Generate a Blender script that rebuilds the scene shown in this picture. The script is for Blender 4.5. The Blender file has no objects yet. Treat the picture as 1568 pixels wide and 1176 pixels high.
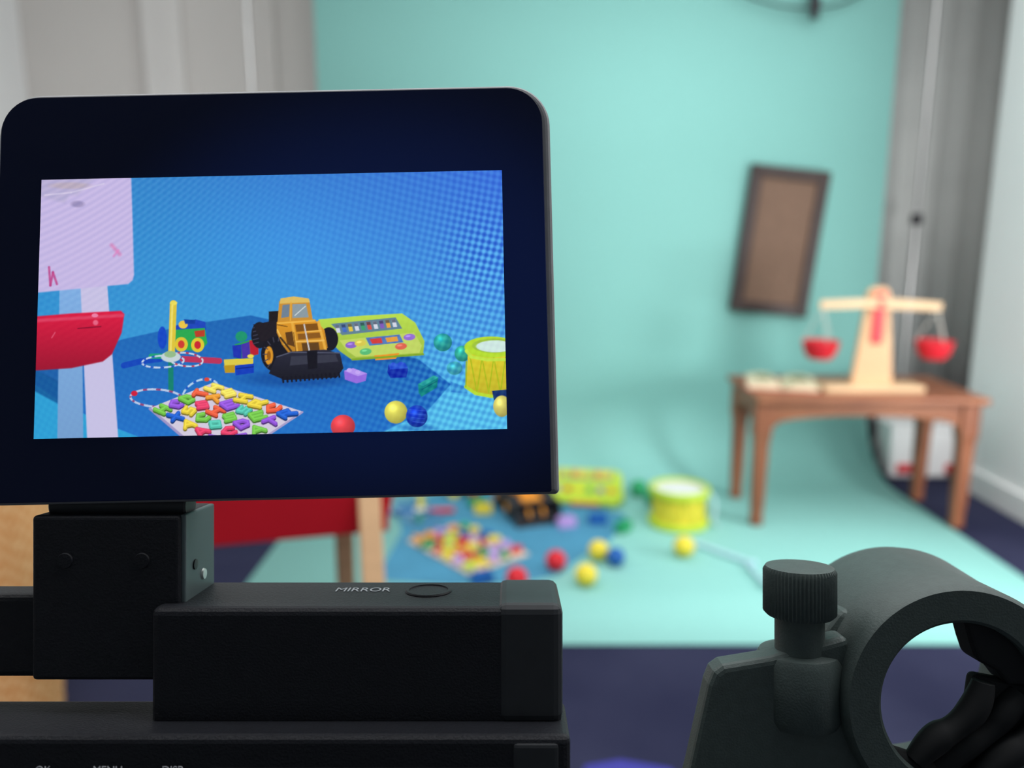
import bpy, bmesh, math, random
import numpy as np
from mathutils import Matrix, Vector
random.seed(4)
rng = np.random.RandomState(7)
scene = bpy.context.scene
scene.view_settings.view_transform = 'Standard'
COL = scene.collection
PITCH = math.radians(10.9)
H = 1.15

# ------------------------------------------------------------------ materials
def lin(c):
    return tuple(((x/255.0)/12.92 if x/255.0 <= 0.04045 else ((x/255.0+0.055)/1.055)**2.4) for x in c[:3])
MATS = {}
def mat(name, rgb, rough=0.5, metal=0.0, noise=0.0, nscale=30.0, bump=0.0, bscale=200.0, stretch=None, spec=0.5, rgb2=None, trans=0.0, alpha=1.0, coat=0.0):
    if name in MATS: return MATS[name]
    m = bpy.data.materials.new(name); m.use_nodes = True
    nt = m.node_tree; b = nt.nodes['Principled BSDF']
    c = lin(rgb)
    b.inputs['Base Color'].default_value = (*c, 1)
    b.inputs['Roughness'].default_value = rough
    b.inputs['Metallic'].default_value = metal
    b.inputs['Specular IOR Level'].default_value = spec
    b.inputs['Transmission Weight'].default_value = trans
    b.inputs['Alpha'].default_value = alpha
    b.inputs['Coat Weight'].default_value = coat
    tc = nt.nodes.new('ShaderNodeTexCoord'); mp = nt.nodes.new('ShaderNodeMapping')
    nt.links.new(tc.outputs['Object'], mp.inputs['Vector'])
    if stretch: mp.inputs['Scale'].default_value = stretch
    n = nt.nodes.new('ShaderNodeTexNoise'); n.inputs['Scale'].default_value = nscale
    n.inputs['Detail'].default_value = 6
    nt.links.new(mp.outputs[0], n.inputs['Vector'])
    c2 = lin(rgb2) if rgb2 else tuple(x*(1-noise) for x in c)
    mx = nt.nodes.new('ShaderNodeMix'); mx.data_type = 'RGBA'
    rp = nt.nodes.new('ShaderNodeMapRange'); rp.inputs['From Min'].default_value = .35; rp.inputs['From Max'].default_value = .65
    nt.links.new(n.outputs['Fac'], rp.inputs['Value'])
    nt.links.new(rp.outputs[0], mx.inputs['Factor'])
    mx.inputs['A'].default_value = (*c, 1); mx.inputs['B'].default_value = (*c2, 1)
    nt.links.new(mx.outputs['Result'], b.inputs['Base Color'])
    if bump:
        n2 = nt.nodes.new('ShaderNodeTexNoise'); n2.inputs['Scale'].default_value = bscale
        nt.links.new(mp.outputs[0], n2.inputs['Vector'])
        bp = nt.nodes.new('ShaderNodeBump'); bp.inputs['Strength'].default_value = bump
        bp.inputs['Distance'].default_value = .002
        nt.links.new(n2.outputs['Fac'], bp.inputs['Height']); nt.links.new(bp.outputs[0], b.inputs['Normal'])
    MATS[name] = m
    return m

def plastic(name, rgb, rough=.45): return mat('plastic_'+name, rgb, rough, noise=.06, nscale=5, spec=.35)
RED = plastic('red', (212, 30, 46)); YEL = plastic('yellow', (236, 214, 62)); BLU = plastic('blue', (26, 92, 172))
GRN = plastic('green', (44, 160, 104)); LIME = plastic('lime', (196, 222, 62)); PINK = plastic('pink', (194, 160, 224))
ORG = plastic('orange', (236, 158, 56)); BLK = plastic('black', (32, 32, 38)); WHT = plastic('white', (236, 236, 236))
PURP = plastic('purple', (134, 88, 188)); PALE = mat('pale_blue_plastic', (190, 228, 240), .3, noise=.05)

# ------------------------------------------------------------------ builders
def link(o, parent=None):
    COL.objects.link(o)
    if parent is not None: o.parent = parent
    return o
def empty(name, loc=(0, 0, 0), rot=(0, 0, 0)):
    e = bpy.data.objects.new(name, None); e.empty_display_size = .05
    e.location = loc; e.rotation_euler = rot
    return link(e)
def obj(name, verts, faces, m, parent=None, smooth=False, loc=(0,0,0), rot=(0,0,0), bevel=0, seg=3):
    me = bpy.data.meshes.new(name); me.from_pydata([tuple(v) for v in verts], [], faces)
    bm = bmesh.new(); bm.from_mesh(me); bmesh.ops.recalc_face_normals(bm, faces=bm.faces); bm.to_mesh(me); bm.free()
    if smooth:
        for p in me.polygons: p.use_smooth = True
    me.materials.append(m)
    o = bpy.data.objects.new(name, me); o.location = loc; o.rotation_euler = rot
    link(o, parent)
    if bevel:
        b = o.modifiers.new('bevel', 'BEVEL'); b.width = bevel; b.segments = seg; b.limit_method = 'ANGLE'; b.angle_limit = math.radians(35)
    return o
def box(name, lo, hi, m, parent=None, bevel=.002, rot=(0,0,0), taper=None, seg=3):
    c = [(lo[i]+hi[i])/2 for i in range(3)]; s = [(hi[i]-lo[i])/2 for i in range(3)]
    t = taper or (1, 1)   # top scale
    v = []
    for z in (-1, 1):
        k = t if z > 0 else (1, 1)
        for x, y in ((-1,-1),(1,-1),(1,1),(-1,1)):
            v.append((x*s[0]*k[0], y*s[1]*k[1], z*s[2]))
    f = [(0,3,2,1),(4,5,6,7),(0,1,5,4),(1,2,6,5),(2,3,7,6),(3,0,4,7)]
    return obj(name, v, f, m, parent, loc=c, rot=rot, bevel=bevel, seg=seg)
def lathe(name, prof, m, parent=None, loc=(0,0,0), rot=(0,0,0), n=48, closed=False, smooth=True, knurl=0, knr=None):
    v = []; f = []
    for i in range(n):
        a = 2*math.pi*i/n
        for j, (r, z) in enumerate(prof):
            rr = r
            if knurl and knr[0] <= j <= knr[1] and i % 2: rr = r - knurl
            v.append((rr*math.cos(a), rr*math.sin(a), z))
    k = len(prof)
    for i in range(n):
        i2 = (i+1) % n
        for j in range(k if closed else k-1):
            j2 = (j+1) % k
            f.append((i*k+j, i2*k+j, i2*k+j2, i*k+j2))
    if not closed:
        if prof[0][0] > 1e-6: f.append(tuple(i*k for i in range(n)))
        if prof[-1][0] > 1e-6: f.append(tuple(i*k+k-1 for i in range(n)))
    o = obj(name, v, f, m, parent, loc=loc, rot=rot)
    me = o.data
    bm = bmesh.new(); bm.from_mesh(me); bmesh.ops.remove_doubles(bm, verts=bm.verts, dist=1e-6)
    bmesh.ops.recalc_face_normals(bm, faces=bm.faces); bm.to_mesh(me); bm.free()
    if smooth:
        me.shade_smooth() if hasattr(me, 'shade_smooth') else None
        me.set_sharp_from_angle(angle=math.radians(38))
    return o
def prism(name, pts, y0, y1, m, parent=None, bevel=.001, loc=(0,0,0), rot=(0,0,0), seg=3):
    """outline in local XZ, extruded along Y"""
    n = len(pts)
    v = [(p[0], y0, p[1]) for p in pts] + [(p[0], y1, p[1]) for p in pts]
    f = [tuple(range(n)), tuple(range(2*n-1, n-1, -1))] + [(i, (i+1) % n, n+(i+1) % n, n+i) for i in range(n)]
    return obj(name, v, f, m, parent, bevel=bevel, loc=loc, rot=rot, seg=seg)
def slab(name, pts, z0, z1, m, parent=None, bevel=.001, loc=(0,0,0), rot=(0,0,0)):
    n = len(pts)
    v = [(p[0], p[1], z0) for p in pts] + [(p[0], p[1], z1) for p in pts]
    f = [tuple(range(n)), tuple(range(2*n-1, n-1, -1))] + [(i, (i+1) % n, n+(i+1) % n, n+i) for i in range(n)]
    return obj(name, v, f, m, parent, bevel=bevel, loc=loc, rot=rot)
def tube(name, pts, r, m, parent=None, cyclic=False, radii=None, smooth_spline=True):
    cu = bpy.data.curves.new(name, 'CURVE'); cu.dimensions = '3D'; cu.bevel_depth = r; cu.bevel_resolution = 4; cu.use_fill_caps = True
    if smooth_spline and len(pts) > 2:
        s = cu.splines.new('NURBS'); s.points.add(len(pts)-1); s.order_u = 3; s.use_endpoint_u = not cyclic
    else:
        s = cu.splines.new('POLY'); s.points.add(len(pts)-1)
    s.use_cyclic_u = cyclic
    for i, p in enumerate(pts):
        s.points[i].co = (*p, 1); s.points[i].radius = radii[i] if radii else 1
    cu.materials.append(m)
    tmp = bpy.data.objects.new(name, cu); COL.objects.link(tmp)
    dg = bpy.context.evaluated_depsgraph_get(); dg.update()
    me = bpy.data.meshes.new_from_object(tmp.evaluated_get(dg)); me.name = name
    bpy.data.objects.remove(tmp)
    for p in me.polygons: p.use_smooth = True
    o = bpy.data.objects.new(name, me)
    return link(o, parent)
def rrect(x0, x1, z0, z1, rt, rb, n=10):
    pts = []
    for cx, cz, r, a0 in ((x1-rt, z1-rt, rt, 0), (x0+rt, z1-rt, rt, 90), (x0+rb, z0+rb, rb, 180), (x1-rb, z0+rb, rb, 270)):
        for i in range(n+1):
            a = math.radians(a0+90*i/n); pts.append((cx+r*math.cos(a), cz+r*math.sin(a)))
    return pts

# ------------------------------------------------------------------ room
carpet = mat('navy_carpet', (38, 40, 64), .95, noise=0, nscale=2.5, rgb2=(50, 52, 76), bump=.5, bscale=400, spec=.1)
wallw = mat('painted_wall_white', (238, 238, 238), .8, noise=.03, nscale=2)
wallg = mat('painted_wall_grey', (208, 204, 200), .8, noise=.05, nscale=1.5)
wallp = mat('painted_panel_grey', (216, 213, 210), .8, noise=.05, nscale=1.5)
trimm = mat('white_trim', (236, 236, 236), .5, noise=.02)
box('floor', (-2.9, -2.2, -.06), (2.8, 4.35, 0), carpet, bevel=0)
box('ceiling', (-2.9, -2.2, 2.75), (2.8, 4.35, 2.8), wallw, bevel=0)
box('wall_back', (-2.9, 4.25, 0), (2.8, 4.35, 2.75), wallg, bevel=0)
box('wall_left', (-2.9, -2.2, 0), (-2.5, 4.25, 2.75), wallw, bevel=0)
box('wall_right', (2.08, -2.2, 0), (2.8, 3.5, 2.75), wallw, bevel=0)
box('wall_recess', (2.62, 3.5, 0), (2.8, 4.25, 2.75), wallg, bevel=0)
box('baseboard_right', (2.06, -2.2, 0), (2.08, 3.5, .11), trimm, bevel=.004)
box('baseboard_back', (-2.5, 4.235, 0), (2.62, 4.25, .11), trimm, bevel=.004)
box('baseboard_left', (-2.5, -2.2, 0), (-2.485, 4.235, .11), trimm, bevel=.004)
box('trim_1', (-1.86, 4.19, 0), (-1.66, 4.25, 2.75), wallp, bevel=.01)
box('trim_2', (-1.66, 4.22, 0), (-1.2, 4.25, 2.75), wallg, bevel=.004)

# grey curtain in recess
cv = []; cf = []
nseg = 90
for i in range(nseg+1):
    x = 1.76+.84*i/nseg; y = 4.13+.005*math.sin(i*.42)+.002*math.sin(i*1.3)
    cv += [(x, y, .03), (x, y, 2.6)]
    if i: cf.append((2*i-2, 2*i, 2*i+1, 2*i-1))
cur = obj('curtain', cv, cf, mat('grey_curtain', (200, 202, 200), .9, noise=.08, nscale=4), smooth=True)
sm = cur.modifiers.new('s', 'SOLIDIFY'); sm.thickness = .004

# backdrop sweep on its stand
teal = mat('teal_backdrop', (142, 202, 195), .8, noise=.025, nscale=1.2, spec=.15)
bd = empty('photo_backdrop')
prof = [(2.045, .004), (2.4, .004), (3.0, .004), (3.40, .004)]
for i in range(1, 17):
    a = math.radians(-90+90*i/16); prof.append((3.40+.35*math.cos(a), .354+.35*math.sin(a)))
prof += [(3.75, .8), (3.75, 1.5), (3.75, 2.46)]
v = []; f = []
for i, (y, z) in enumerate(prof):
    v += [(-.885, y, z), (1.735, y, z)]
    if i: f.append((2*i-2, 2*i-1, 2*i+1, 2*i))
bk = obj('sheet', v, f, teal, bd, smooth=True)
s = bk.modifiers.new('s', 'SOLIDIFY'); s.thickness = .002; s.offset = 1
alu = mat('brushed_aluminium', (190, 190, 190), .35, .9, noise=.05)
tube('roll', [(-.9, 3.80, 2.47), (1.75, 3.80, 2.47)], .048, teal, bd)
tube('crossbar', [(-1.25, 3.80, 2.47), (1.99, 3.80, 2.47)], .016, alu, bd)
for k, x in enumerate((-1.215, 1.945)):
    tube('pole_%d' % k, [(x, 3.85, .12), (x, 3.85, 2.48)], .012, alu, bd)
    tube('pole_lower_%d' % k, [(x, 3.85, .1), (x, 3.85, 1.2)], .016, alu, bd)
    lathe('collar_%d' % k, [(.026, 0), (.026, .05)], BLK, bd, (x, 3.85, 1.19))
    for q in range(3):
        a = math.radians((90, 200, 340)[q]); r = .2
        tube('foot_%d_%d' % (k, q), [(x, 3.85, .35), (x+r*math.cos(a), 3.85+r*math.sin(a), .012)], .009, alu, bd)
tube('cable', [(.78, 3.72, 2.42), (.95, 3.70, 2.2), (1.15, 3.69, 2.13), (1.32, 3.69, 2.115), (1.5, 3.7, 2.15), (1.68, 3.72, 2.3), (1.72, 3.74, 2.42)], .006, BLK, bd)
prism('clamp', [(-.014, -.035), (.014, -.035), (.022, .03), (.014, .06), (-.014, .06), (-.022, .03)], -.012, .012, BLK, bd, .003, loc=(1.33, 3.69, 2.11))
box('clamp_hook', (1.325, 3.685, 2.15), (1.335, 3.75, 2.42), BLK, bd, .002)

# ------------------------------------------------------------------ picture frame
pf = empty('picture_frame', (1.25, 3.722, 1.109), (0, math.radians(6), 0))
fw = mat('dark_wood_frame', (62, 46, 44), .5, noise=.35, nscale=12, stretch=(1, 1, 8))
W, HH, bw = .183, .337, .052
def frame_side(n, p): prism(n, p, -.016, .024, fw, pf, .006)
frame_side('rail_top', [(-W, HH), (W, HH), (W-bw, HH-bw), (-W+bw, HH-bw)])
frame_side('rail_bottom', [(-W, -HH), (W, -HH), (W-bw, -HH+bw), (-W+bw, -HH+bw)])
frame_side('stile_l', [(-W, HH), (-W, -HH), (-W+bw, -HH+bw), (-W+bw, HH-bw)])
frame_side('stile_r', [(W, HH), (W, -HH), (W-bw, -HH+bw), (W-bw, HH-bw)])
box('panel', (-W+bw-.004, 0.0, -HH+bw-.004), (W-bw+.004, .02, HH-bw+.004), mat('brown_hessian', (124, 98, 82), .85, noise=.15, nscale=60, bump=.4), pf, 0)

# ------------------------------------------------------------------ table
wood = mat('reddish_wood', (158, 98, 66), .5, noise=0, nscale=6, rgb2=(126, 72, 48), stretch=(1, 8, 8))
woodv = mat('reddish_wood_leg', (152, 92, 62), .5, noise=0, nscale=6, rgb2=(120, 68, 46), stretch=(8, 8, 1))
TZ = .536
tb = empty('wooden_table', (1.372, 3.125, 0), (0, 0, math.radians(-2)))
box('top', (-.43, -.225, TZ-.026), (.445, .27, TZ), wood, tb, .008)
for sx in (-1, 1):
    for sy in (-1, 1):
        x, y = sx*.392, sy*.165
        pr = [(.034, .510), (.034, .38), (.030, .37), (.027, .33), (.024, .12), (.021, .05), (.023, .02), (.02, 0.005)]
        vv = []; ff = []
        for r, z in pr: vv += [(x-r, y-r, z), (x+r, y-r, z), (x+r, y+r, z), (x-r, y+r, z)]
        for i in range(len(pr)-1):
            for j in range(4): ff.append((4*i+j, 4*i+(j+1) % 4, 4*i+4+(j+1) % 4, 4*i+4+j))
        ff += [(0, 1, 2, 3), tuple(range(len(vv)-4, len(vv)))]
        obj('leg_%d%d' % (sx+1, sy+1), vv, ff, woodv, tb, bevel=.005)
def apron(n, w):
    pts = [(-w, .510), (w, .510), (w, .40)]
    for i in range(13):
        t = i/12; x = w-.03-(2*w-.06)*t; pts.append((x, .430+.028*math.sin(math.pi*t)**.6))
    pts.append((-w, .40)); return pts
for k, yy in enumerate((-.185, .165)): prism('apron_long_%d' % k, apron('', .36), yy, yy+.02, wood, tb, .003)
for k, xx in enumerate((-.41, .41)):
    prism('apron_short_%d' % k, apron('', .14), -.01, .01, wood, tb, .003, loc=(xx, 0, 0), rot=(0, 0, math.pi/2))

# ------------------------------------------------------------------ balance scale
pine = mat('pine_wood', (220, 180, 138), .6, noise=.12, nscale=6, stretch=(1, 1, 6), spec=.3)
pineh = mat('pine_wood_h', (226, 192, 152), .6, noise=.12, nscale=6, stretch=(1, 6, 6), spec=.3)
bs = empty('balance_scale', (1.425, 3.06, TZ+.0005))
box('base', (-.2, -.06, 0), (.19, .06, .024), pineh, bs, .004)
prism('post', [(-.082, .022), (.082, .022), (.044, .36), (.044, .385), (.025, .408), (-.025, .408), (-.044, .385), (-.044, .36)], -.014, .014, pine, bs, .004)
box('pointer', (-.023, -.026, .19), (.023, -.014, .39), RED, bs, .003)
prism('beam', [(-.235, .325), (-.235, .358), (-.05, .365), (0, .372), (.05, .365), (.235, .35), (.235, .317), (.05, .325), (-.05, .330)], -.036, -.027, pineh, bs, .002)
lathe('pivot', [(0, 0), (.012, 0), (.012, .02), (0, .022)], RED, bs, (0, -.026, .345), (math.pi/2, 0, 0), n=24)
string = mat('string', (225, 220, 210), .8)
for k, (x, zt) in enumerate(((-.222, .34), (.222, .332))):
    zc = .172
    lathe('pan_%d' % k, [(0, -.042), (.042, -.040), (.060, -.016), (.069, .026), (.072, .028), (.067, .030), (.054, -.008), (.036, -.033), (0, -.035)], RED, bs, (x, -.03, zc), n=40)
    for q in range(3):
        a = math.radians(30+120*q)
        tube('string_%d_%d' % (k, q), [(x, -.03, zt-.01), (x+.066*math.cos(a), -.03+.066*math.sin(a), zc+.026)], .0014, string, bs)
# open picture book
pb = empty('picture_book', (1.10, 3.15, TZ+.0005), (0, 0, math.radians(-14)))
paper = mat('book_paper', (232, 218, 188), .7, noise=0, nscale=9, rgb2=(205, 202, 168))
prt = mat('book_print', (150, 150, 112), .7, noise=.3, nscale=20)
for sgn in (-1, 1):
    pts = [(0, .002), (sgn*.04, .030), (sgn*.09, .032), (sgn*.135, .022), (sgn*.135, .002)]
    prism('pages_%d' % (sgn+1), pts, -.11, .12, paper, pb, .001)
    box('print_%d' % (sgn+1), (min(sgn*.04, sgn*.10), -.05, .0305), (max(sgn*.04, sgn*.10), .06, .0332), prt, pb, 0)
box('cover', (-.14, -.115, 0), (.14, .125, .003), RED, pb, .001)

# storage bin behind backdrop edge
sb = empty('storage_bin', (1.965, 3.655, 0))
box('tub', (-.17, -.075, .003), (.17, .075, .24), WHT, sb, .02, taper=(1.06, 1.06))
box('lid', (-.185, -.085, .24), (.185, .085, .268), WHT, sb, .01)
for k, x in enumerate((-.1, .13)): box('latch_%d' % k, (x-.04, -.09, .03), (x+.04, -.07, .075), RED, sb, .006)

# ------------------------------------------------------------------ toys
def ball(x, y, r, m):
    pr = []
    for i in range(25):
        a = math.radians(-90+180*i/24); rr = r*math.cos(a)
        if i == 12: rr -= .0012
        pr.append((max(rr, 0 if i in (0, 24) else rr), r*math.sin(a)))
    pr[0] = (0, -r); pr[-1] = (0, r)
    return lathe('toy_ball', pr, m, None, (x, y, r+.0065), (.5, .3, 0), n=40)
ball(.151, 2.537, .036, RED); ball(.307, 2.625, .036, YEL); ball(.362, 2.575, .033, BLU); ball(.244, 2.42, .037, YEL)
ball(.015, 2.40, .036, RED); ball(.618, 2.655, .038, YEL); ball(.56, 3.31, .038, GRN); ball(.60, 3.20, .034, GRN)

# drum
dr = empty('toy_drum', (.668, 2.99, .006))
lathe('shell', [(.105, 0), (.105, .14)], YEL, dr)
for k, z in enumerate((.0, .128)):
    lathe('hoop_%d' % k, [(.106, z), (.118, z), (.120, z+.004), (.120, z+.022), (.117, z+.026), (.103, z+.026)], LIME, dr, closed=True)
lathe('drumhead', [(0, .145), (.10, .143), (.106, .138)], WHT, dr)
zz = []
for i in range(17):
    a = 2*math.pi*i/16; zz.append((.107*math.cos(a), .107*math.sin(a), .022 if i % 2 else .128))
tube('lacing', zz, .0025, LIME, dr, smooth_spline=False)
tube('strap', [(.1, .04, .13), (.15, .04, .11), (.155, .02, .04), (.13, -.02, .006), (.15, -.06, .006)], .006, PALE, dr)
ds = empty('drumstick', (.77, 2.66, .014), (0, 0, math.radians(-50)))
tube('shaft', [(-.13, 0, 0), (.11, 0, 0)], .009, PALE, ds)
lathe('tip', [(0, -.014), (.011, -.008), (.013, 0), (.011, .008), (0, .014)], PALE, ds, (.115, 0, .003), (0, math.pi/2, 0), n=20)
ds2 = empty('drumstick', (.83, 2.47, .014), (0, 0, math.radians(-85)))
tube('shaft', [(-.09, 0, 0), (.08, 0, 0)], .008, PALE, ds2)
lathe('tip', [(0, -.014), (.011, -.008), (.013, 0), (.011, .008), (0, .014)], PALE, ds2, (.085, 0, .003), (0, math.pi/2, 0), n=20)

# play mat
mm = mat('blue_play_mat', (74, 146, 182), .8, noise=.12, nscale=8)
slab('play_mat', [(-.46, 2.46), (-.43, 2.9), (-.52, 3.27), (-.2, 3.40), (.1, 3.36), (.30, 3.24), (.476, 3.08), (.43, 2.93), (.36, 2.78), (.25, 2.65), (.16, 2.5), (.03, 2.44), (-.2, 2.42)], .0045, .0065, mm, None, .0005)

# toy keyboard
kb = empty('toy_keyboard', (.33, 3.31, .0), (math.radians(16), 0, math.radians(-9)))
slab('body', [(-.17, -.12), (.13, -.13), (.165, -.09), (.15, .10), (.12, .125), (-.14, .125), (-.17, .10)], .045, .075, LIME, kb, .01)
box('stand', (-.1, .07, -.015), (.08, .11, .05), LIME, kb, .005)
box('key_panel', (-.13, .03, .074), (.11, .10, .079), BLU, kb, .002)
for i in range(9):
    box('key_%d' % i, (-.122+i*.0255, .036, .078), (-.100+i*.0255, .094, .083), (YEL, LIME, ORG, YEL)[i % 4], kb, .001)
for i, c in enumerate((PURP, RED, YEL, GRN, PURP, ORG)):
    lathe('button_%d' % i, [(0, .012), (.012, .011), (.017, .004), (.017, 0)], c, kb, (-.125+i*.047, -.05, .074), n=24)
box('handle', (-.06, -.135, .05), (.06, -.118, .068), ORG, kb, .004)

# building blocks
def block(x, y, m, rz, s=.03):
    e = empty('toy_block', (x, y, .0068), (0, 0, rz))
    box('brick', (-s*1.2, -s*.7, 0), (s*1.2, s*.7, s*1.1), m, e, .003)
    for i in (-1, 0, 1):
        for j in (-1, 1):
            lathe('stud_%d%d' % (i+1, j+1), [(0, .008), (.0075, .0075), (.0075, 0)], m, e, (i*s*.75, j*s*.35, s*1.1), n=16)
block(.435, 2.90, GRN, .9); block(.344, 2.985, BLU, .1); block(.215, 2.95, PINK, .3); block(-.12, 3.10, YEL, .1); block(-.15, 3.19, GRN, .5); block(-.10, 2.44, BLU, .4)

# wheel loader
wl = empty('toy_wheel_loader', (.055, 3.11, .0068), (0, 0, math.radians(20)))
def wheel(n, x, y):
    e = lathe(n, [(0, -.026), (.02, -.026), (.026, -.02), (.044, -.024), (.052, -.014), (.052, .014), (.044, .024), (.026, .02), (.02, .026), (0, .026)], BLK, wl, (x, y, .052), (0, math.pi/2, 0), n=36, knurl=.004, knr=(4, 5))
    lathe(n+'_hub', [(0, -.029), (.018, -.028), (.018, .028), (0, .029)], ORG, wl, (x, y, .052), (0, math.pi/2, 0), n=24)
wheel('wheel_1', -.075, -.05); wheel('wheel_2', .075, -.05); wheel('wheel_3', -.075, .09); wheel('wheel_4', .075, .09)
box('chassis', (-.045, -.08, .04), (.045, .13, .085), ORG, wl, .006)
box('hood', (-.045, .05, .08), (.045, .14, .13), ORG, wl, .01)
box('cab_floor', (-.042, -.03, .08), (.042, .05, .105), ORG, wl, .004)
for i, (x, y) in enumerate(((-.037, -.025), (.037, -.025), (-.037, .045), (.037, .045))):
    box('pillar_%d' % i, (x-.004, y-.004, .1), (x+.004, y+.004, .175), ORG, wl, .001)
box('roof', (-.046, -.034, .173), (.046, .054, .185), ORG, wl, .004)
for k, x in enumerate((-.03, .03)):
    prism('arm_%d' % k, [(0, .12), (.03, .12), (-.08, .05), (-.13, .025), (-.13, .045), (-.06, .085)], -.006, .006, ORG, wl, .002, loc=(x, 0, 0), rot=(0, 0, math.pi/2))
bp = [(-.13, .085), (-.118, .088), (-.105, .03), (-.125, .012), (-.165, .010), (-.17, .0), (-.13, .0), (-.095, .02)]
prism('bucket', bp, -.095, .095, BLK, wl, .002, rot=(0, 0, math.pi/2))
for k, x in enumerate((-.095, .095)):
    prism('bucket_side_%d' % k, [(-.125, .085), (-.10, .03), (-.13, .002), (-.168, .002), (-.15, .06)], -.003, .003, BLK, wl, .001, loc=(x, 0, 0), rot=(0, 0, math.pi/2))
lathe('exhaust', [(.006, 0), (.006, .06)], BLK, wl, (-.03, .1, .125), n=16)

# ring toss
rt = empty('ring_toss', (-.38, 3.09, .0068))
lathe('hub', [(0, 0), (.025, 0), (.025, .025), (0, .028)], WHT, rt, n=24)
tube('arm_red', [(.02, 0, .012), (.14, .01, .012)], .011, RED, rt)
tube('arm_blue', [(-.02, 0, .012), (-.12, -.02, .012)], .011, BLU, rt)
tube('arm_green', [(0, -.02, .012), (.01, -.13, .012)], .011, GRN, rt)
tube('arm_lime', [(0, .02, .012), (0, .12, .012)], .011, LIME, rt)
tube('pole', [(0, 0, .02), (0, 0, .22)], .011, YEL, rt)
ROPE = mat('rope_blue_white', (150, 185, 205), .8, noise=0, nscale=14, rgb2=(60, 110, 170))
for k, (x, y) in enumerate(((-.03, -.02), (.03, -.11))):
    tube('rope_ring_%d' % k, [(x+.07*math.cos(a), y+.07*math.sin(a), .030-.009*k+.002) for a in [i*math.pi/8 for i in range(16)]], .005, ROPE, rt, cyclic=True)

# toy truck
tt = empty('toy_truck', (-.22, 3.33, .0068), (0, 0, .2))
box('bed', (-.07, -.035, .02), (.07, .035, .045), GRN, tt, .005)
box('cab', (-.07, -.034, .045), (-.015, .034, .10), BLU, tt, .008)
box('load', (0, -.03, .045), (.065, .03, .075), LIME, tt, .006)
for i, (x, y) in enumerate(((-.045, -.04), (.045, -.04), (-.045, .04), (.045, .04))):
    lathe('wheel_%d' % i, [(0, -.008), (.022, -.008), (.022, .008), (0, .008)], RED if i % 2 else YEL, tt, (x, y, .022), (math.pi/2, 0, 0), n=24)

# alphabet puzzle
pz = empty('alphabet_puzzle', (-.167, 2.725, .0068), (0, 0, math.radians(-50)))
box('board', (-.195, -.135, 0), (.195, .135, .008), mat('puzzle_board', (226, 204, 180), .6, noise=.08), pz, .003)
cols = [RED, YEL, BLU, GRN, ORG, PINK, LIME, YEL, YEL, ORG, RED, LIME]
import string as S
letters = S.ascii_uppercase + "123456789"
k = 0; last = None
for j in range(5):
    for i in range(6):
        cu = bpy.data.curves.new('letter_'+letters[k], 'FONT'); cu.body = letters[k]; cu.size = .068
        cu.extrude = .0065; cu.bevel_depth = .0012; cu.offset = .0035; cu.align_x = 'CENTER'; cu.align_y = 'CENTER'
        c = random.choice([q for q in cols if q is not last]); last = c
        cu.materials.append(c)
        o = bpy.data.objects.new('letter_'+letters[k], cu)
        o.location = (-.157+i*.0625, .107-j*.0535, .0150); o.rotation_euler = (0, 0, random.uniform(-.4, .4)+.9)
        link(o, pz); k += 1

# ------------------------------------------------------------------ easel
ez = empty('childrens_easel', (-.46, 1.44, 0), (0, 0, math.radians(14)))
EP = [(-.105, .602), (.05, .602), (.065, .64), (.075, .70), (.07, .705), (.06, .65), (.045, .610), (-.098, .610), (-.118, .715), (-.125, .715)]
prism('tray', EP, -.21, .205, RED, ez, .003, rot=(0, 0, math.pi/2), loc=(0, 0, 0))
for k, (x, s) in enumerate(((-.21, -1), (.205, 1))):
    vv = [(x, -.105, .602), (x, .05, .602), (x+s*.022, .07, .705), (x+s*.022, -.12, .715), (x-s*.006, -.105, .602), (x-s*.006, .05, .602), (x+s*.014, .07, .705), (x+s*.014, -.12, .715)]
    obj('tray_end_%d' % k, vv, [(0, 1, 2, 3), (4, 5, 6, 7), (0, 1, 5, 4), (1, 2, 6, 5), (2, 3, 7, 6), (3, 0, 4, 7)], RED, ez, bevel=.002)
for k, x in enumerate((-.165, .175)):
    prism('front_leg_%d' % k, [(-.33, 0), (-.28, 0), (.03, 1.12), (-.01, 1.12)], -.020, .020, pine, ez, .003, loc=(x, 0, 0), rot=(0, 0, math.pi/2))
    prism('back_leg_%d' % k, [(.33, 0), (.28, 0), (-.02, 1.10), (.03, 1.12)], -.020, .020, pine, ez, .003, loc=(x-.041, 0, 0), rot=(0, 0, math.pi/2))
box('brace', (-.2, -.03, .613), (.2, .03, .64), pine, ez, .003)
prism('whiteboard', rrect(-.215, .2, -.19, .19, .03, .03), -.006, .006, WHT, ez, .002, loc=(0, -.075, .935), rot=(math.radians(-14), 0, 0))
prism('blackboard', rrect(-.2, .2, -.19, .19, .02, .02), -.006, .006, BLK, ez, .002, loc=(0, .105, .90), rot=(math.radians(14), 0, 0))

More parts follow.
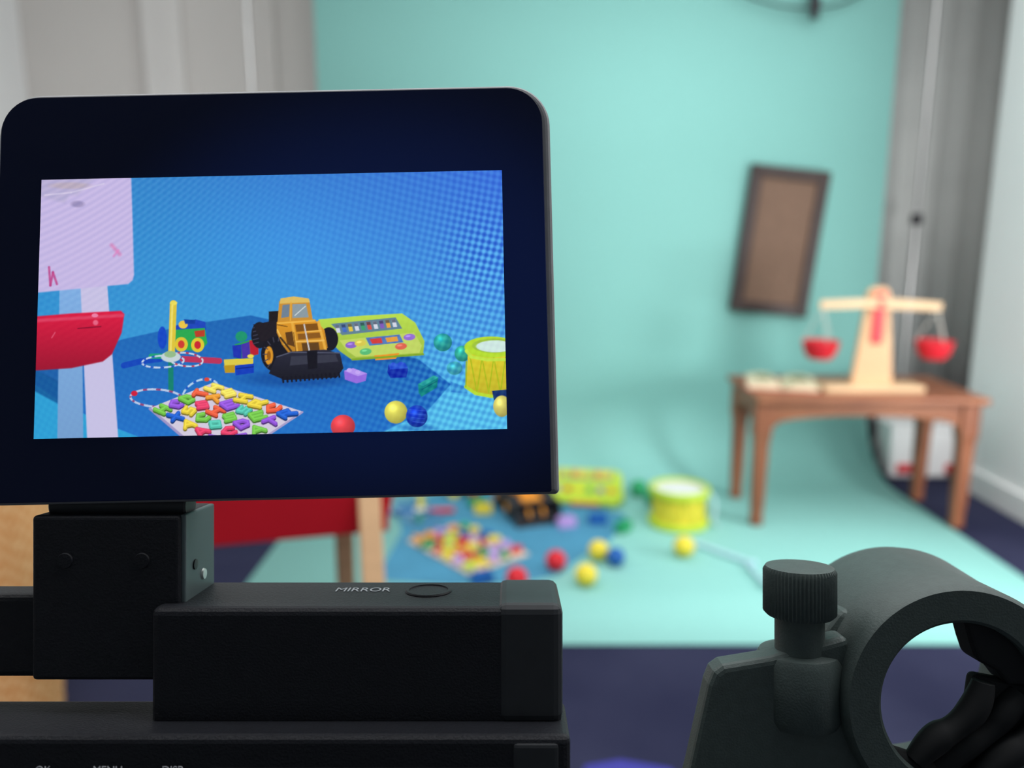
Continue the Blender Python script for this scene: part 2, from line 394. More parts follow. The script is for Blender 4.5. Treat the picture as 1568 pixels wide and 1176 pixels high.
# wicker basket
wk = empty('wicker_basket', (-1.29, 1.62, 0))
wm = bpy.data.materials.new('wicker'); wm.use_nodes = True
nt = wm.node_tree; b = nt.nodes['Principled BSDF']; b.inputs['Roughness'].default_value = .6
tc = nt.nodes.new('ShaderNodeTexCoord'); w1 = nt.nodes.new('ShaderNodeTexChecker'); w1.inputs['Scale'].default_value = 60
nt.links.new(tc.outputs['Object'], w1.inputs['Vector'])
w1.inputs['Color1'].default_value = (*lin((252, 200, 140)), 1); w1.inputs['Color2'].default_value = (*lin((232, 158, 92)), 1)
nt.links.new(w1.outputs['Color'], b.inputs['Base Color'])
pr = [(0, .01), (.22, .01)]
for i in range(33):
    z = .02+.62*i/32; pr.append((.225+.04*(i/32)+.003*(i % 2), z))
pr += [(.275, .65), (.275, .67), (.25, .67), (.245, .64), (.21, .04), (0, .03)]
lathe('body', pr, wm, wk, n=64)
for k, a in enumerate((0, math.pi)):
    tube('handle_%d' % k, [(.262*math.cos(a), -.07, .64), (.275*math.cos(a), -.06, .71), (.275*math.cos(a), .06, .71), (.262*math.cos(a), .07, .64)], .012, wm, wk)

# blue paper on carpet
slab('blue_paper_sheet', [(.12, 1.40), (.33, 1.38), (.35, 1.52), (.24, 1.55), (.16, 1.53)], .001, .003, mat('blue_paper', (54, 50, 150), .7), None, 0)

# ------------------------------------------------------------------ camera rig
RLOC = (0, .24*math.cos(PITCH), H-.24*math.sin(PITCH))
RROT = (-PITCH, 0, 0)
RIG = Matrix.Translation(RLOC) @ Matrix.Rotation(-PITCH, 4, 'X')
camblk = mat('matte_black_housing', (26, 28, 34), .55, noise=.1, nscale=200, bump=.15, bscale=1500, spec=.25)
camdk = mat('satin_black_housing', (44, 47, 51), .5, noise=.1, nscale=200, spec=.3)
clampm = mat('anodised_black_metal', (70, 82, 80), .5, .1, noise=.12, nscale=300, bump=.1, bscale=1500, spec=.4)
rub = mat('black_rubber', (26, 28, 30), .75, noise=.1, spec=.3)
greym = mat('grey_print', (170, 174, 180), .6)

# ---- LCD monitor
mon = empty('camera_monitor')
ex = Vector((.99978, 0, .021)).normalized(); ezv = Vector((-.0187, .0848, .996)); ezv = (ezv-ezv.dot(ex)*ex).normalized(); ey = ezv.cross(ex)
M = Matrix(((ex.x, ey.x, ezv.x, -.0737), (ex.y, ey.y, ezv.y, 0), (ex.z, ey.z, ezv.z, .02486), (0, 0, 0, 1)))
mon.matrix_world = RIG @ M
prism('housing', rrect(-.0866, .0868, -.0600, .0684, .0130, .0015), .0014, .0125, mat('monitor_shell', (130, 132, 136), .4, noise=.1, nscale=200, spec=.5), mon, .0016)
bz = bpy.data.materials.new('lcd_bezel_glow_glass'); bz.use_nodes = True
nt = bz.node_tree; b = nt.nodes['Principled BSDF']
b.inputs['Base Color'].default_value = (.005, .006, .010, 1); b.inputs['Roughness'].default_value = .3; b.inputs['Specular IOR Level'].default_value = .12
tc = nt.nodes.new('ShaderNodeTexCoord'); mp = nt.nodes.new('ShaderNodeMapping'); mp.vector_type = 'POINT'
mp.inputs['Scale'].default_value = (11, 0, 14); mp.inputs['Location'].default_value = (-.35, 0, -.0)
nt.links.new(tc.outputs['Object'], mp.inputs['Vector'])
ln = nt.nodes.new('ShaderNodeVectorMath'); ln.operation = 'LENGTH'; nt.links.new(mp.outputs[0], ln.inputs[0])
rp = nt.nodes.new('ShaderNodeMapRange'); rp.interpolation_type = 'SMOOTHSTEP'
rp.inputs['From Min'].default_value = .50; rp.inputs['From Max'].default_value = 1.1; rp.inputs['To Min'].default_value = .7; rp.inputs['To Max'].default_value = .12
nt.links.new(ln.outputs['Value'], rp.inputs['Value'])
b.inputs['Emission Color'].default_value = (.0020, .007, .045, 1)  # blue halo around the screen, painted onto the bezel glass as emission
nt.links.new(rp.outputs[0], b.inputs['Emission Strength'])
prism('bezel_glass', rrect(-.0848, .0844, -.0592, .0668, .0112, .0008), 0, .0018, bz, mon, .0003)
SW, SH = .1428, .0802

# ---- screen picture (drawn into a vertex colour grid)
NX, NY = 724, 404
sx = np.linspace(0, 1, NX)[None, :]; sy = np.linspace(0, 1, NY)[:, None]
U = (65+(769-65)*sx)*(1-sy)+(52+(776-52)*sx)*sy
V = (276+(261-276)*sx)*(1-sy)+(672+(657-672)*sx)*sy
IMG = np.zeros((NY, NX, 3))
def sub(x0, x1, y0, y1, pad=18):
    i0 = max(0, int((x0-58)*NX/716-pad)); i1 = min(NX, int((x1-58)*NX/716+pad)+1)
    j0 = max(0, int((y0-268)*NY/396-pad)); j1 = min(NY, int((y1-268)*NY/396+pad)+1)
    return slice(j0, j1), slice(i0, i1)
def comp(sl, a, c, shade=None):
    c = np.array(c, float)/255
    cc = np.ones(a.shape+(3,))*c
    if shade is not None: cc = np.clip(cc*shade[..., None], 0, 1)
    IMG[sl] = IMG[sl]*(1-a[..., None])+cc*a[..., None]
def P(pts, c, soft=.9, op=1, vg=None):
    xs = [p[0] for p in pts]; ys = [p[1] for p in pts]
    sl = sub(min(xs), max(xs), min(ys), max(ys)); u = U[sl]; v = V[sl]
    if u.size == 0: return
    ins = np.zeros(u.shape, bool); dmin = np.full(u.shape, 1e9)
    n = len(pts)
    for i in range(n):
        x1, y1 = pts[i]; x2, y2 = pts[(i+1) % n]
        cnd = ((y1 > v) != (y2 > v)) & (u < (x2-x1)*(v-y1)/((y2-y1) if y2 != y1 else 1e-9)+x1)
        ins ^= cnd
        dx, dy = x2-x1, y2-y1; t = np.clip(((u-x1)*dx+(v-y1)*dy)/(dx*dx+dy*dy+1e-9), 0, 1)
        dmin = np.minimum(dmin, np.hypot(u-x1-t*dx, v-y1-t*dy))
    sd = np.where(ins, dmin, -dmin)
    a = np.clip(sd/soft+.5, 0, 1)*op
    sh = None
    if vg: sh = vg[0]+(vg[1]-vg[0])*np.clip((v-min(ys))/(max(ys)-min(ys)), 0, 1)
    comp(sl, a, c, sh)
def E(cx, cy, rx, ry, c, soft=.9, op=1, ball=False, rot=0):
    R = max(rx, ry); sl = sub(cx-R, cx+R, cy-R, cy+R); u = U[sl]-cx; v = V[sl]-cy
    if u.size == 0: return
    ca, sa = math.cos(rot), math.sin(rot); x = u*ca+v*sa; y = -u*sa+v*ca
    d = np.sqrt((x/rx)**2+(y/ry)**2); a = np.clip((1-d)*min(rx, ry)/soft+.5, 0, 1)*op
    sh = None
    if ball: sh = 1.12-.28*np.clip(np.hypot(x/rx+.3, y/ry+.4), 0, 1.5)+.3*np.exp(-((x/rx+.25)**2+(y/ry+.35)**2)*14)
    comp(sl, a, c, sh)
def L(pts, w, c, op=1, soft=.9):
    for i in range(len(pts)-1):
        (x1, y1), (x2, y2) = pts[i], pts[i+1]
        sl = sub(min(x1, x2)-w, max(x1, x2)+w, min(y1, y2)-w, max(y1, y2)+w); u = U[sl]; v = V[sl]
        dx, dy = x2-x1, y2-y1; t = np.clip(((u-x1)*dx+(v-y1)*dy)/(dx*dx+dy*dy+1e-9), 0, 1)
        dd = np.hypot(u-x1-t*dx, v-y1-t*dy); comp(sl, np.clip((w/2-dd)/soft+.5, 0, 1)*op, c)
def ringl(cx, cy, rx, ry, w, c1, c2, rot=0):
    n = 36; pts = []
    for i in range(n+1):
        a = 2*math.pi*i/n; x = rx*math.cos(a); y = ry*math.sin(a)
        pts.append((cx+x*math.cos(rot)-y*math.sin(rot), cy+x*math.sin(rot)+y*math.cos(rot)))
    for i in range(n): L([pts[i], pts[i+1]], w, c1 if i % 3 else c2)
# backdrop colour
gx = np.clip((U-60)/710, 0, 1); gy = np.clip((V-265)/400, 0, 1)
def mixc(a, b_, t): return np.array(a)[None, None, :]*(1-t[..., None])+np.array(b_)[None, None, :]*t[..., None]
top = mixc((52, 136, 204), (58, 114, 224), gx**1.5); bot = mixc((48, 156, 220), (84, 190, 238), gx)
IMG[:] = (top*(1-gy[..., None])+bot*gy[..., None])/255
IMG *= (1+.05*np.exp(-(((U-430)/150)**2+((V-380)/90)**2)))[..., None]
# table-mat
P([(50, 566), (130, 540), (190, 522), (290, 500), (384, 486), (412, 492), (500, 500), (590, 540), (640, 552), (690, 590), (655, 630), (600, 655), (575, 668), (220, 672), (175, 655), (100, 622), (50, 596)], (32, 108, 192), soft=2, vg=(.95, 1.06))
P([(50, 588), (100, 622), (175, 655), (220, 672), (50, 680)], (44, 160, 216), soft=2)
P([(50, 566), (100, 590), (100, 625), (52, 600)], (16, 84, 150), soft=3, op=.8)
P([(575, 668), (600, 655), (655, 630), (700, 585), (790, 610), (790, 690), (575, 690)], (84, 190, 240), soft=6, op=.6)
E(455, 582, 80, 12, (12, 60, 140), soft=8, op=.5); E(580, 550, 60, 8, (12, 70, 150), soft=6, op=.4)
# toy truck
E(249, 520, 7, 17, (20, 70, 200)); P([(268, 502), (300, 492), (315, 496), (316, 508), (270, 512)], (30, 70, 190))
P([(268, 508), (314, 505), (318, 528), (308, 540), (270, 538)], (40, 170, 80)); E(281, 500, 7, 6, (240, 200, 70)); P([(282, 492), (300, 493), (299, 499), (284, 499)], (20, 60, 160))
E(278, 530, 10, 11, (225, 200, 50)); E(278, 530, 5, 6, (210, 60, 50)); E(303, 531, 10, 11, (225, 205, 50)); E(303, 531, 5, 6, (205, 40, 50))
P([(298, 510), (314, 508), (314, 518), (300, 519)], (190, 60, 40))
# ring toss
L([(262, 556), (262, 598)], 8, (20, 130, 110)); L([(190, 562), (215, 556), (246, 552)], 9, (20, 70, 190)); L([(280, 552), (336, 555)], 9, (190, 50, 90))
L([(232, 548), (262, 548)], 8, (30, 160, 120))
ringl(250, 556, 32, 9, 2.6, (200, 216, 240), (40, 90, 200), -.06); ringl(285, 553, 26, 10, 2.4, (205, 220, 240), (200, 50, 70), .1)
L([(266, 468), (263, 545)], 10.5, (226, 200, 60)); L([(264.5, 470), (261.5, 545)], 3, (242, 226, 110)); E(266.5, 467, 5.5, 3, (240, 224, 90)); E(262, 549, 15, 8, (200, 215, 220)); E(261, 545, 9, 5, (150, 190, 140))
ringl(240, 611, 40, 13, 3, (190, 206, 236), (150, 70, 120), .05); ringl(307, 605, 30, 20, 3, (180, 210, 240), (30, 90, 200), -.5)
E(206, 604, 5, 4, (210, 30, 60)); E(317, 583, 4, 3, (220, 70, 60))
# blocks left of loader
E(370, 518, 9, 8, (30, 150, 110)); P([(360, 530), (388, 522), (392, 546), (372, 556), (358, 550)], (40, 160, 80)); P([(370, 530), (382, 526), (384, 550), (371, 552)], (70, 50, 170)); P([(382, 524), (396, 524), (396, 545), (384, 548)], (190, 30, 50)); P([(356, 532), (370, 530), (370, 552), (358, 550)], (30, 50, 180))
P([(343, 553), (388, 551), (388, 560), (344, 563)], (225, 205, 70)); P([(343, 562), (360, 561), (360, 573), (345, 573)], (190, 150, 30)); P([(360, 562), (389, 559), (389, 573), (361, 577)], (20, 60, 190)); E(384, 548, 5, 3, (240, 220, 80))
L([(362, 567), (388, 564)], 1.3, (10, 30, 120))
# keyboard toy
P([(488, 492), (560, 486), (616, 483), (636, 497), (650, 525), (648, 546), (540, 554), (520, 540), (495, 515)], (172, 206, 72), vg=(1.1, .92))
P([(507, 499), (606, 489), (616, 506), (524, 516)], (96, 130, 150))
kc = [(215, 220, 235), (70, 110, 200), (230, 200, 60), (215, 220, 235), (60, 160, 110), (215, 80, 70), (215, 220, 235), (130, 90, 190), (236, 170, 60), (215, 220, 235)]
for i in range(10):
    x = 513+i*9.6; y = 502-i*.95
    P([(x, y-1), (x+6, y-1.5), (x+9, y+10), (x+3, y+10.5)], kc[i]); P([(x, y-1), (x+6, y-1.5), (x+7.2, y+3), (x+1.2, y+3.4)], (50, 60, 80), op=.7)
P([(520, 524), (634, 512), (646, 532), (642, 543), (545, 549), (532, 540)], (196, 218, 100))
P([(560, 520), (612, 515), (618, 527), (566, 532)], (80, 120, 190)); P([(566, 522), (584, 520), (586, 528), (570, 529)], (215, 60, 60)); P([(590, 520), (608, 518), (610, 525), (593, 527)], (235, 160, 60))
for x, y, c in ((538, 531, (140, 100, 205)), (552, 528, (220, 205, 80)), (627, 519, (150, 110, 215)), (560, 541, (90, 190, 120)), (614, 533, (225, 100, 80))):
    E(x, y, 9, 5, c, rot=-.1); E(x-2, y-1.5, 4, 1.5, tuple(min(255, q+40) for q in c), rot=-.1)
P([(573, 547), (612, 543), (606, 552), (575, 554)], (240, 150, 40)); L([(540, 553), (648, 545)], 3, (130, 170, 40))
# loader
E(398, 516, 13, 20, (26, 26, 36)); E(504, 522, 14, 18, (26, 26, 36)); P([(412, 480), (428, 479), (428, 512), (412, 512)], (30, 26, 30))
for i in range(5): L([(388, 505+i*6), (396, 503+i*6)], 1.5, (60, 60, 80))
P([(388, 500), (430, 492), (436, 520), (400, 526)], (32, 28, 36))
E(424, 545, 24, 27, (24, 24, 34)); E(412, 547, 6.5, 14, (222, 150, 40)); E(412, 547, 3, 7, (150, 90, 20))
for i in range(9):
    a = -1.6+i*.4; L([(426+17*math.cos(a+math.pi), 545+20*math.sin(a+math.pi)), (427+24*math.cos(a+math.pi), 545+27*math.sin(a+math.pi))], 1.4, (66, 66, 84))
P([(428, 464), (474, 462), (480, 497), (425, 500)], (206, 144, 50)); P([(433, 470), (444, 469), (443, 488), (431, 490)], (110, 130, 150)); P([(448, 469), (469, 468), (473, 489), (448, 490)], (140, 156, 164))
P([(430, 460), (450, 457), (473, 460), (475, 466), (429, 468)], (226, 190, 96)); L([(446, 466), (445, 494)], 2, (234, 172, 60)); L([(452, 486), (468, 472)], 1.5, (210, 220, 220))
P([(424, 496), (482, 492), (497, 508), (502, 535), (492, 546), (446, 548), (432, 530), (424, 512)], (216, 146, 40), vg=(1.06, .85))
P([(452, 500), (486, 498), (488, 508), (454, 511)], (130, 80, 24)); P([(456, 514), (490, 512), (492, 520), (457, 523)], (140, 88, 30)); P([(437, 512), (450, 510), (452, 534), (440, 530)], (92, 58, 26))
L([(448, 498), (456, 548)], 4, (236, 174, 64)); L([(488, 496), (500, 544)], 4, (236, 174, 64)); L([(454, 526), (496, 524)], 2.4, (244, 190, 90)); P([(462, 528), (488, 527), (490, 540), (464, 542)], (96, 64, 30))
L([(466, 500), (474, 540)], 2.2, (205, 205, 210)); L([(425, 508), (436, 530)], 2, (245, 195, 90)); L([(430, 520), (446, 540)], 3, (60, 44, 30)); L([(470, 511), (492, 509)], 1.6, (244, 190, 90)); L([(426, 498), (482, 494)], 2, (246, 190, 80))
L([(424, 500), (440, 503)], 1.4, (110, 70, 20)); L([(450, 512), (454, 546)], 1.2, (120, 76, 24))
P([(424, 548), (446, 541), (498, 538), (521, 544), (526, 566), (516, 580), (436, 584), (412, 574)], (30, 31, 44), vg=(1.35, .8))
P([(446, 548), (514, 545), (518, 556), (444, 562)], (54, 56, 72)); L([(424, 549), (446, 542), (520, 543)], 1.6, (84, 88, 110)); P([(470, 540), (486, 539), (486, 566), (472, 568)], (22, 22, 32))
for i in range(14): L([(433+i*6.6, 580-i*.5), (434+i*6.6, 587-i*.6)], 3, (22, 22, 34))
# small blocks
P([(527, 570), (540, 566), (562, 574), (560, 585), (546, 589), (528, 583)], (150, 108, 226)); P([(527, 570), (541, 566), (562, 574), (548, 578)], (184, 150, 244)); E(535, 569, 4, 3, (200, 170, 250)); E(548, 572, 4, 3, (200, 170, 250))
P([(595, 560), (620, 558), (625, 568), (622, 580), (598, 581), (593, 572)], (18, 44, 170)); P([(595, 560), (620, 558), (625, 566), (597, 568)], (40, 84, 214)); E(602, 560, 4, 2.6, (50, 90, 220)); E(614, 559, 4, 2.6, (50, 90, 220))
P([(640, 590), (664, 577), (671, 580), (669, 595), (645, 609), (641, 603)], (16, 130, 130)); P([(640, 590), (664, 577), (671, 580), (648, 593)], (40, 164, 160)); L([(646, 598), (668, 586)], 1.2, (10, 90, 110))
# green balls & drum
E(678, 527, 14, 13.5, (44, 172, 170), ball=True); E(708, 544, 12, 12, (50, 180, 160), ball=True); E(696, 566, 12, 10, (60, 176, 190), ball=True, op=.8); P([(690, 586), (712, 594), (716, 604), (690, 602)], (60, 150, 220))
P([(717, 534), (713, 596), (726, 605), (748, 609), (780, 609), (780, 530)], (222, 206, 46), vg=(1.05, .88))
for i in range(4): L([(720+i*18, 550), (730+i*18, 603), (738+i*18, 550)], 1.8, (170, 190, 30))
L([(713, 594), (728, 604), (750, 608), (780, 608)], 5, (186, 222, 50)); L([(713, 594), (714, 556)], 2, (150, 180, 30))
E(752, 534, 41, 16, (184, 224, 50)); E(756, 532, 33, 11, (160, 196, 60)); E(758, 533, 29, 9, (210, 236, 230)); L([(714, 540), (722, 549), (745, 553), (780, 553)], 5, (196, 232, 70))
P([(753, 600), (776, 598), (776, 612), (756, 614)], (22, 50, 110)); E(768, 623, 13, 16, (226, 216, 110), ball=True)
# balls
E(640, 655, 26, 5, (20, 80, 170), soft=4, op=.45); E(606, 632, 17.5, 17, (232, 226, 96), ball=True); E(638, 638, 16.5, 16.5, (26, 64, 200), ball=True)
for i in range(4): L([(626+i*2, 628+i*6), (652-i*1, 630+i*6)], 1.1, (60, 100, 230), op=.7)
E(525, 653, 18.5, 17, (240, 70, 80), ball=True)
# alphabet puzzle board
P([(230, 626), (326, 588), (463, 631), (400, 672), (285, 672)], (214, 206, 226)); L([(230, 627), (285, 673)], 4, (160, 150, 200)); L([(463, 632), (400, 673)], 3, (170, 160, 205))
pc = [(225, 200, 60), (50, 170, 100), (235, 90, 60), (140, 80, 210), (30, 90, 200), (236, 150, 50), (220, 60, 100), (80, 190, 170), (240, 215, 90), (110, 190, 70)]
GL = [[[(0, 1), (.5, 0), (1, 1)], [(.2, .65), (.8, .65)]], [[(1, .15), (.5, 0), (0, .5), (.5, 1), (1, .85)]], [[(0, 0), (0, 1), (.7, .9), (.9, .5), (.7, .1), (0, 0)]], [[(1, 0), (0, 0), (0, 1), (1, 1)], [(0, .5), (.8, .5)]],
      [[(0, 0), (0, 1)], [(1, 0), (1, 1)], [(0, .5), (1, .5)]], [[(0, 0), (1, 1)], [(1, 0), (0, 1)]], [[(.5, 0), (0, .5), (.5, 1), (1, .5), (.5, 0)]], [[(1, .1), (.2, .1), (.2, .5), (.9, .55), (.8, .95), (0, .9)]],
      [[(0, 0), (1, 0)], [(.5, 0), (.5, 1)]], [[(0, 1), (0, 0), (.8, .1), (.7, .5), (0, .55)], [(.4, .55), (1, 1)]]]
C4 = [(230, 626), (326, 588), (463, 631), (345, 694)]
def bl(s_, t_):
    return tuple((1-s_)*(1-t_)*C4[0][q]+s_*(1-t_)*C4[1][q]+s_*t_*C4[2][q]+(1-s_)*t_*C4[3][q] for q in (0, 1))
cc_last = None; kk = 0
for j in range(6):
    for i in range(5):
        s0, t0 = (i+.5)/5, (j+.5)/6
        g = GL[kk % 10] if kk % 3 else GL[rng.randint(10)]; kk += 1
        ci = rng.randint(10)
        if ci == cc_last: ci = (ci+3) % 10
        cc_last = ci; c = pc[ci]; an = rng.uniform(-.5, .5)
        for off, cl, w_ in ((2.2, tuple(q*.55 for q in c), 6.4), (0, c, 6.2), (-.9, tuple(min(255, q*1.10+10) for q in c), 2.4)):
            for stroke in g:
                pp = []
                for gx_, gy_ in stroke:
                    a_, b_ = gx_-.5, gy_-.5; a2 = a_*math.cos(an)-b_*math.sin(an); b2 = a_*math.sin(an)+b_*math.cos(an)
                    x_, y_ = bl(s0+a2*.125, t0+b2*.105); pp.append((x_, y_+off))
                L(pp, w_, cl)
# easel
P([(58, 540), (92, 540), (92, 590), (58, 570)], (24, 84, 150), op=.5, soft=3)
P([(92, 440), (126, 440), (128, 680), (88, 680)], (122, 168, 220), soft=2, vg=(1.05, .95)); P([(124, 440), (165, 438), (182, 680), (134, 680)], (202, 196, 232), soft=2)
wbp = [(50, 265), (190, 265), (202, 272), (204, 340), (206, 424), (204, 432), (197, 438), (60, 451), (50, 451)]
P(wbp, (200, 186, 232), soft=2.5)
P([(50, 272), (150, 270), (120, 300), (108, 300), (100, 312), (50, 300)], (176, 170, 206), soft=6, op=.6); L([(70, 300), (110, 296), (160, 282)], 2.2, (225, 215, 240), soft=2, op=.7)
E(120, 314, 10, 5, (140, 130, 175), op=.7, soft=3); E(108, 285, 30, 5, (190, 170, 170), op=.5, soft=3); L([(172, 378), (184, 392)], 5, (225, 110, 170), soft=5, op=.6); L([(76, 412), (78, 440), (82, 420), (88, 438)], 3.4, (190, 60, 130), soft=2, op=.8); L([(175, 395), (182, 386)], 3, (225, 120, 190), soft=3, op=.6)
P([(50, 488), (110, 483), (186, 479), (191, 484), (187, 512), (172, 545), (158, 556), (110, 566), (50, 570)], (196, 24, 58), soft=2.2, vg=(1.15, .8))
L([(56, 494), (188, 486)], 5, (226, 70, 104), soft=3, op=.8); E(146, 486, 5, 3, (245, 150, 190), op=.8); E(147, 497, 4, 4, (250, 150, 180), op=.6, soft=2); L([(120, 506), (155, 503)], 2, (120, 10, 40), op=.7); L([(80, 520), (85, 512)], 2, (240, 120, 150), op=.5)
# LCD moire (dots right, diagonal lines upper left)
blueish = np.clip((IMG[..., 2]-IMG[..., 0]-.25)*3, 0, 1)
amp = .20*np.exp(-(((U-742)/60)**2+((V-395)/72)**2))+.10*np.exp(-(((U-710)/110)**2+((V-570)/110)**2))+.06*np.clip((U-420)/340, 0, 1)+.020
pd = 2*math.pi/9.6
aa = pd*(U*.96+V*.22+.00045*(V-380)**2); bb = pd*(V*.92-U*.30+.0003*(U-560)**2)
dots = .5*(np.cos(aa)+np.cos(bb)); dots = np.sign(dots)*np.abs(dots)**.8
IMG += (amp*dots*(.2+.8*blueish))[..., None]*np.array([.45, .75, .35])
stripes = np.sin(2*math.pi/9.5*(U*.55+V*.9+.0009*(U-150)**2))
IMG += (.024*stripes*np.clip((560-U)/300, 0, 1)*np.clip((560-V)/200, 0, 1))[..., None]*np.array([1., .8, .5])
IMG = np.clip(IMG*.955+.024, 0, 1)
LIN = np.where(IMG <= .04045, IMG/12.92, ((IMG+.055)/1.055)**2.4)
me = bpy.data.meshes.new('screen')
xs = np.linspace(-SW/2, SW/2, NX); zs = np.linspace(SH/2, -SH/2, NY)
co = np.zeros((NY, NX, 3), np.float32); co[..., 0] = xs[None, :]; co[..., 2] = zs[:, None]
me.vertices.add(NX*NY); me.vertices.foreach_set('co', co.ravel())
idx = np.arange(NX*NY).reshape(NY, NX)
q = np.stack([idx[1:, :-1], idx[1:, 1:], idx[:-1, 1:], idx[:-1, :-1]], -1).reshape(-1, 4).astype(np.int32)
me.loops.add(q.size); me.loops.foreach_set('vertex_index', q.ravel())
me.polygons.add(len(q)); me.polygons.foreach_set('loop_start', np.arange(0, q.size, 4, dtype=np.int32))
me.update(calc_edges=True); me.validate()
ca = me.color_attributes.new('picture', 'FLOAT_COLOR', 'POINT')
rgba = np.ones((NX*NY, 4), np.float32); rgba[:, :3] = LIN.reshape(-1, 3); ca.data.foreach_set('color', rgba.ravel())
sm_ = bpy.data.materials.new('lcd_picture'); sm_.use_nodes = True; nt = sm_.node_tree
b = nt.nodes['Principled BSDF']; b.inputs['Base Color'].default_value = (0, 0, 0, 1); b.inputs['Roughness'].default_value = .3; b.inputs['Specular IOR Level'].default_value = .1
at = nt.nodes.new('ShaderNodeAttribute'); at.attribute_name = 'picture'
nt.links.new(at.outputs['Color'], b.inputs['Emission Color']); b.inputs['Emission Strength'].default_value = 1.0
me.materials.append(sm_)
so = bpy.data.objects.new('screen', me); so.location = (0, -.0003, 0); link(so, mon)

# ---- video camera body
vc = empty('video_camera', RLOC, RROT)
box('hinge_block', (-.1441, -.005, -.0890), (-.0997, .021, -.0395), camblk, vc, .0012)
lathe('hinge_barrel', [(0, -.021), (.0040, -.021), (.0045, -.0205), (.0045, .0205), (.0040, .021), (0, .021)], camdk, vc, (-.121, .004, -.0375), (0, math.pi/2, 0), n=32)
box('hinge_side_plate', (-.1003, -.0035, -.083), (-.0985, .0195, -.0395), mat('hinge_metal', (84, 98, 100), .5, .3), vc, .0006)
lathe('screw_dark', [(0, .0006), (.0016, .0004), (.0016, 0)], BLK, vc, (-.0985, .0035, -.056), (0, math.pi/2, 0), n=20)
lathe('screw_light', [(0, .0008), (.0016, .0006), (.0018, 0)], mat('bright_screw', (200, 210, 206), .4, .4), vc, (-.0985, .010, -.0605), (0, math.pi/2, 0), n=20)
box('side_module', (-.21, 0, -.0900), (-.108, .012, -.0645), camblk, vc, .002)
for k, x in enumerate((-.134, -.111)): lathe('cap_%d' % k, [(0, .0006), (.0022, .0005), (.0024, 0)], camblk, vc, (x, -.005, -.053), (math.pi/2, 0, 0), n=24)
box('mirror_bar', (-.1062, -.010, -.1010), (.0147, .022, -.0658), camblk, vc, .0022)
box('mirror_bar_end', (-.0045, -.0104, -.1000), (.0150, .0222, -.0648), camdk, vc, .0028)
lathe('mirror_button', [(0, -.001), (.0055, -.001), (.0062, .0004), (.0070, .0004), (.0074, 0)], camblk, vc, (-.0265, .009, -.0656), n=32)
cu = bpy.data.curves.new('mirror_label', 'FONT'); cu.body = 'MIRROR'; cu.size = .0046; cu.extrude = .00005; cu.align_x = 'CENTER'; cu.align_y = 'CENTER'; cu.materials.append(greym)
o = bpy.data.objects.new('mirror_label', cu); o.location = (-.0475, .010, -.06565); o.scale = (1.05, 1.4, 1); link(o, vc)
box('lower_body', (-.21, -.020, -.152), (.0165, .006, -.0990), camblk, vc, .002)
box('lower_step', (.0, -.0205, -.150), (.0135, .004, -.1005), camdk, vc, .0015)
box('panel_line', (-.085, -.0207, -.1085), (.0135, -.0195, -.1078), camdk, vc, .0002)
box('ridge', (-.145, -.0215, -.1130), (-.085, -.016, -.1085), camdk, vc, .0008)
for k, (x, s_) in enumerate(((-.1305, 'OK'), (-.1125, 'MENU'), (-.0945, 'DISP'))):
    cu = bpy.data.curves.new('label_%d' % k, 'FONT'); cu.body = s_; cu.size = .0030; cu.extrude = .00005; cu.align_x = 'CENTER'; cu.materials.append(mat('white_print', (215, 215, 220), .6))
    o = bpy.data.objects.new('label_%d' % k, cu); o.location = (x, -.0220, -.1084); o.rotation_euler = (math.pi/2, 0, 0); link(o, vc)
box('chassis', (-.21, -.05, -.26), (.09, .05, -.150), camblk, vc, .006)
box('top_plate_arm', (-.02, -.02, -.165), (.24, .045, -.150), camdk, vc, .003)
lathe('lens', [(0, 0), (.045, 0), (.048, .02), (.045, .04), (.05, .08), (.05, .12), (.04, .125), (.036, .10), (0, .10)], camdk, vc, (-.06, .045, -.235), (-math.pi/2, 0, 0))

# ---- microphone clamp
mc = empty('microphone_clamp', RLOC, RROT)
RC = (.1372, 0, -.0974)
lathe('ring', [(.0245, -.0005), (.0255, -.0015), (.0345, -.0015), (.0358, .0003), (.0364, .02), (.0386, .042), (.0378, .047), (.0345, .047), (.0335, .040), (.0325, .007), (.0245, .006)], clampm, mc, RC, (-math.pi/2, 0, 0), n=96, closed=True)
def px(u, v_, d): return ((u-784)*d/1200, -(v_-588)*d/1200)
prism('mount', [px(*p, .244) for p in ((1040, 1250), (1058, 1176), (1086, 1050), (1094, 1030), (1108, 1020), (1180, 1008), (1300, 975), (1318, 1090), (1352, 1150), (1440, 1205), (1600, 1215), (1600, 1300), (1040, 1300))], .004, .014, clampm, mc, .0022)
K = (.0917, .012)
lathe('thumb_screw', [(0, -.0735), (.0102, -.0735), (.0112, -.0725), (.0112, -.0595), (.0104, -.0582), (.0085, -.0578), (0, -.0578)], clampm, mc, (K[0], K[1]-.002, 0), n=120, knurl=.0005, knr=(2, 3))
lathe('screw_shaft', [(.0076, -.0900), (.0076, -.0730)], clampm, mc, (K[0], K[1]-.002, 0), n=40)
lathe('collar', [(.0120, -.108), (.0134, -.105), (.0134, -.0880), (.0122, -.0858), (.0085, -.0848), (0, -.0848)], clampm, mc, (K[0]+.0005, K[1], 0), n=48)
prism('arm', [px(*p, .26) for p in ((1255, 1000), (1255, 965), (1285, 925), (1330, 940), (1300, 1040), (1255, 1060))], .014, .034, clampm, mc, .003)
prism('pad', [px(*p, .242) for p in ((1478, 948), (1500, 950), (1600, 975), (1600, 1052), (1545, 1050), (1530, 1030), (1497, 1012), (1488, 985))], .002, .012, rub, mc, .0015)
prism('pad_tooth', [px(*p, .242) for p in ((1440, 940), (1470, 940), (1458, 952))], .001, .006, rub, mc, .0004)
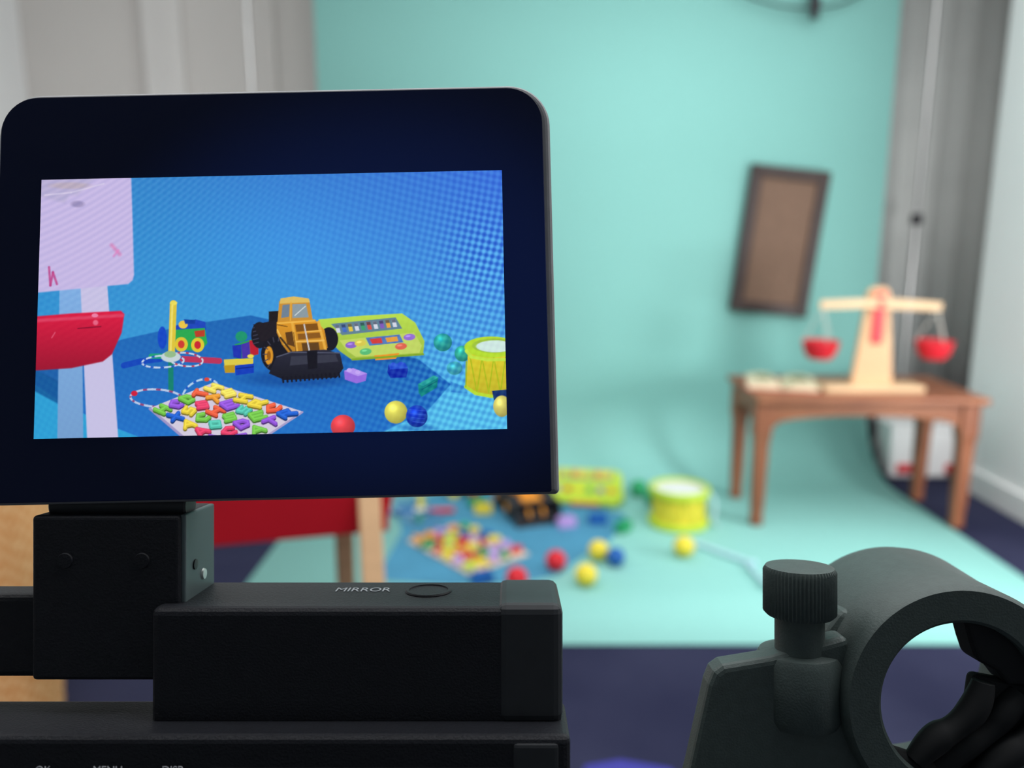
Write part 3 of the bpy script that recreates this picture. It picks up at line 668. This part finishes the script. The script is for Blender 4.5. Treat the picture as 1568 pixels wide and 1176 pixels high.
for k, (pts, r) in enumerate(((((1395, 1160), (1425, 1125), (1455, 1112), (1492, 1078), (1500, 1040)), .0040), (((1430, 1178), (1470, 1140), (1510, 1120), (1540, 1085), (1560, 1060)), .0042), (((1490, 1190), (1530, 1150), (1570, 1130), (1610, 1090)), .0045), (((1350, 1150), (1380, 1168), (1420, 1175), (1460, 1190)), .0036))):
    w = [(px(u, vv, .244)[0], .002+.002*(k % 2), px(u, vv, .244)[1]) for u, vv in pts]
    tube('strap_rib_%d' % k, w, r, rub, mc, radii=[.8, 1.25, .85, 1.2, .8][:len(w)])
prism('strap_web', [px(*p, .246) for p in ((1395, 1180), (1430, 1130), (1480, 1085), (1488, 1030), (1540, 1040), (1610, 1050), (1610, 1210), (1380, 1210))], .004, .010, rub, mc, .002)

# ---- tripod under the video camera
tp = empty('tripod', (-.06, .19, 0))
trm = mat('tripod_black', (30, 30, 34), .5, .3)
lathe('head', [(0, .76), (.05, .76), (.055, .78), (.045, .82), (.06, .84), (.06, .865), (0, .87)], trm, tp)
lathe('column', [(.02, .45), (.02, .77)], trm, tp)
for k in range(3):
    a = math.radians(30+120*k)
    tube('leg_%d' % k, [(.04*math.cos(a), .04*math.sin(a), .76), (.38*math.cos(a), .38*math.sin(a), .012)], .014, trm, tp)
    tube('spreader_%d' % k, [(0, 0, .46), (.24*math.cos(a), .24*math.sin(a), .32)], .006, trm, tp)

# ------------------------------------------------------------------ lights
def area(name, loc, target, sx_, sy_, P_, c=(1, 1, 1)):
    l = bpy.data.lights.new(name, 'AREA'); l.shape = 'RECTANGLE'; l.size = sx_; l.size_y = sy_; l.energy = P_; l.color = c
    o = bpy.data.objects.new(name, l); o.location = loc
    o.rotation_euler = (Vector(target)-Vector(loc)).to_track_quat('-Z', 'Y').to_euler(); link(o)
area('ceiling_fill', (.3, 1.9, 2.7), (.3, 2.0, 0), 3.8, 2.2, 44, (1, .985, .985))  # unseen overhead area lamp, added to light the whole set
area('front_fill', (.3, .45, 2.4), (.6, 3.75, .15), 2.8, .8, 50, (1, .985, .985))  # unseen fill lamp added in front to brighten and even out the sweep
area('side_softbox', (1.98, 1.9, .75), (.9, 3.75, .55), .3, .4, 17)
w = bpy.data.worlds.new('world'); scene.world = w; w.use_nodes = True
w.node_tree.nodes['Background'].inputs[0].default_value = (.8, .9, 1, 1); w.node_tree.nodes['Background'].inputs[1].default_value = .14

# ------------------------------------------------------------------ camera
cd = bpy.data.cameras.new('camera'); cd.sensor_width = 36; cd.lens = 27.55; cd.clip_start = .01
cd.dof.use_dof = True; cd.dof.focus_distance = .24; cd.dof.aperture_fstop = 6.8
co_ = bpy.data.objects.new('camera', cd); co_.location = (0, 0, H); co_.rotation_euler = (math.pi/2-PITCH, 0, 0); link(co_)
scene.camera = co_
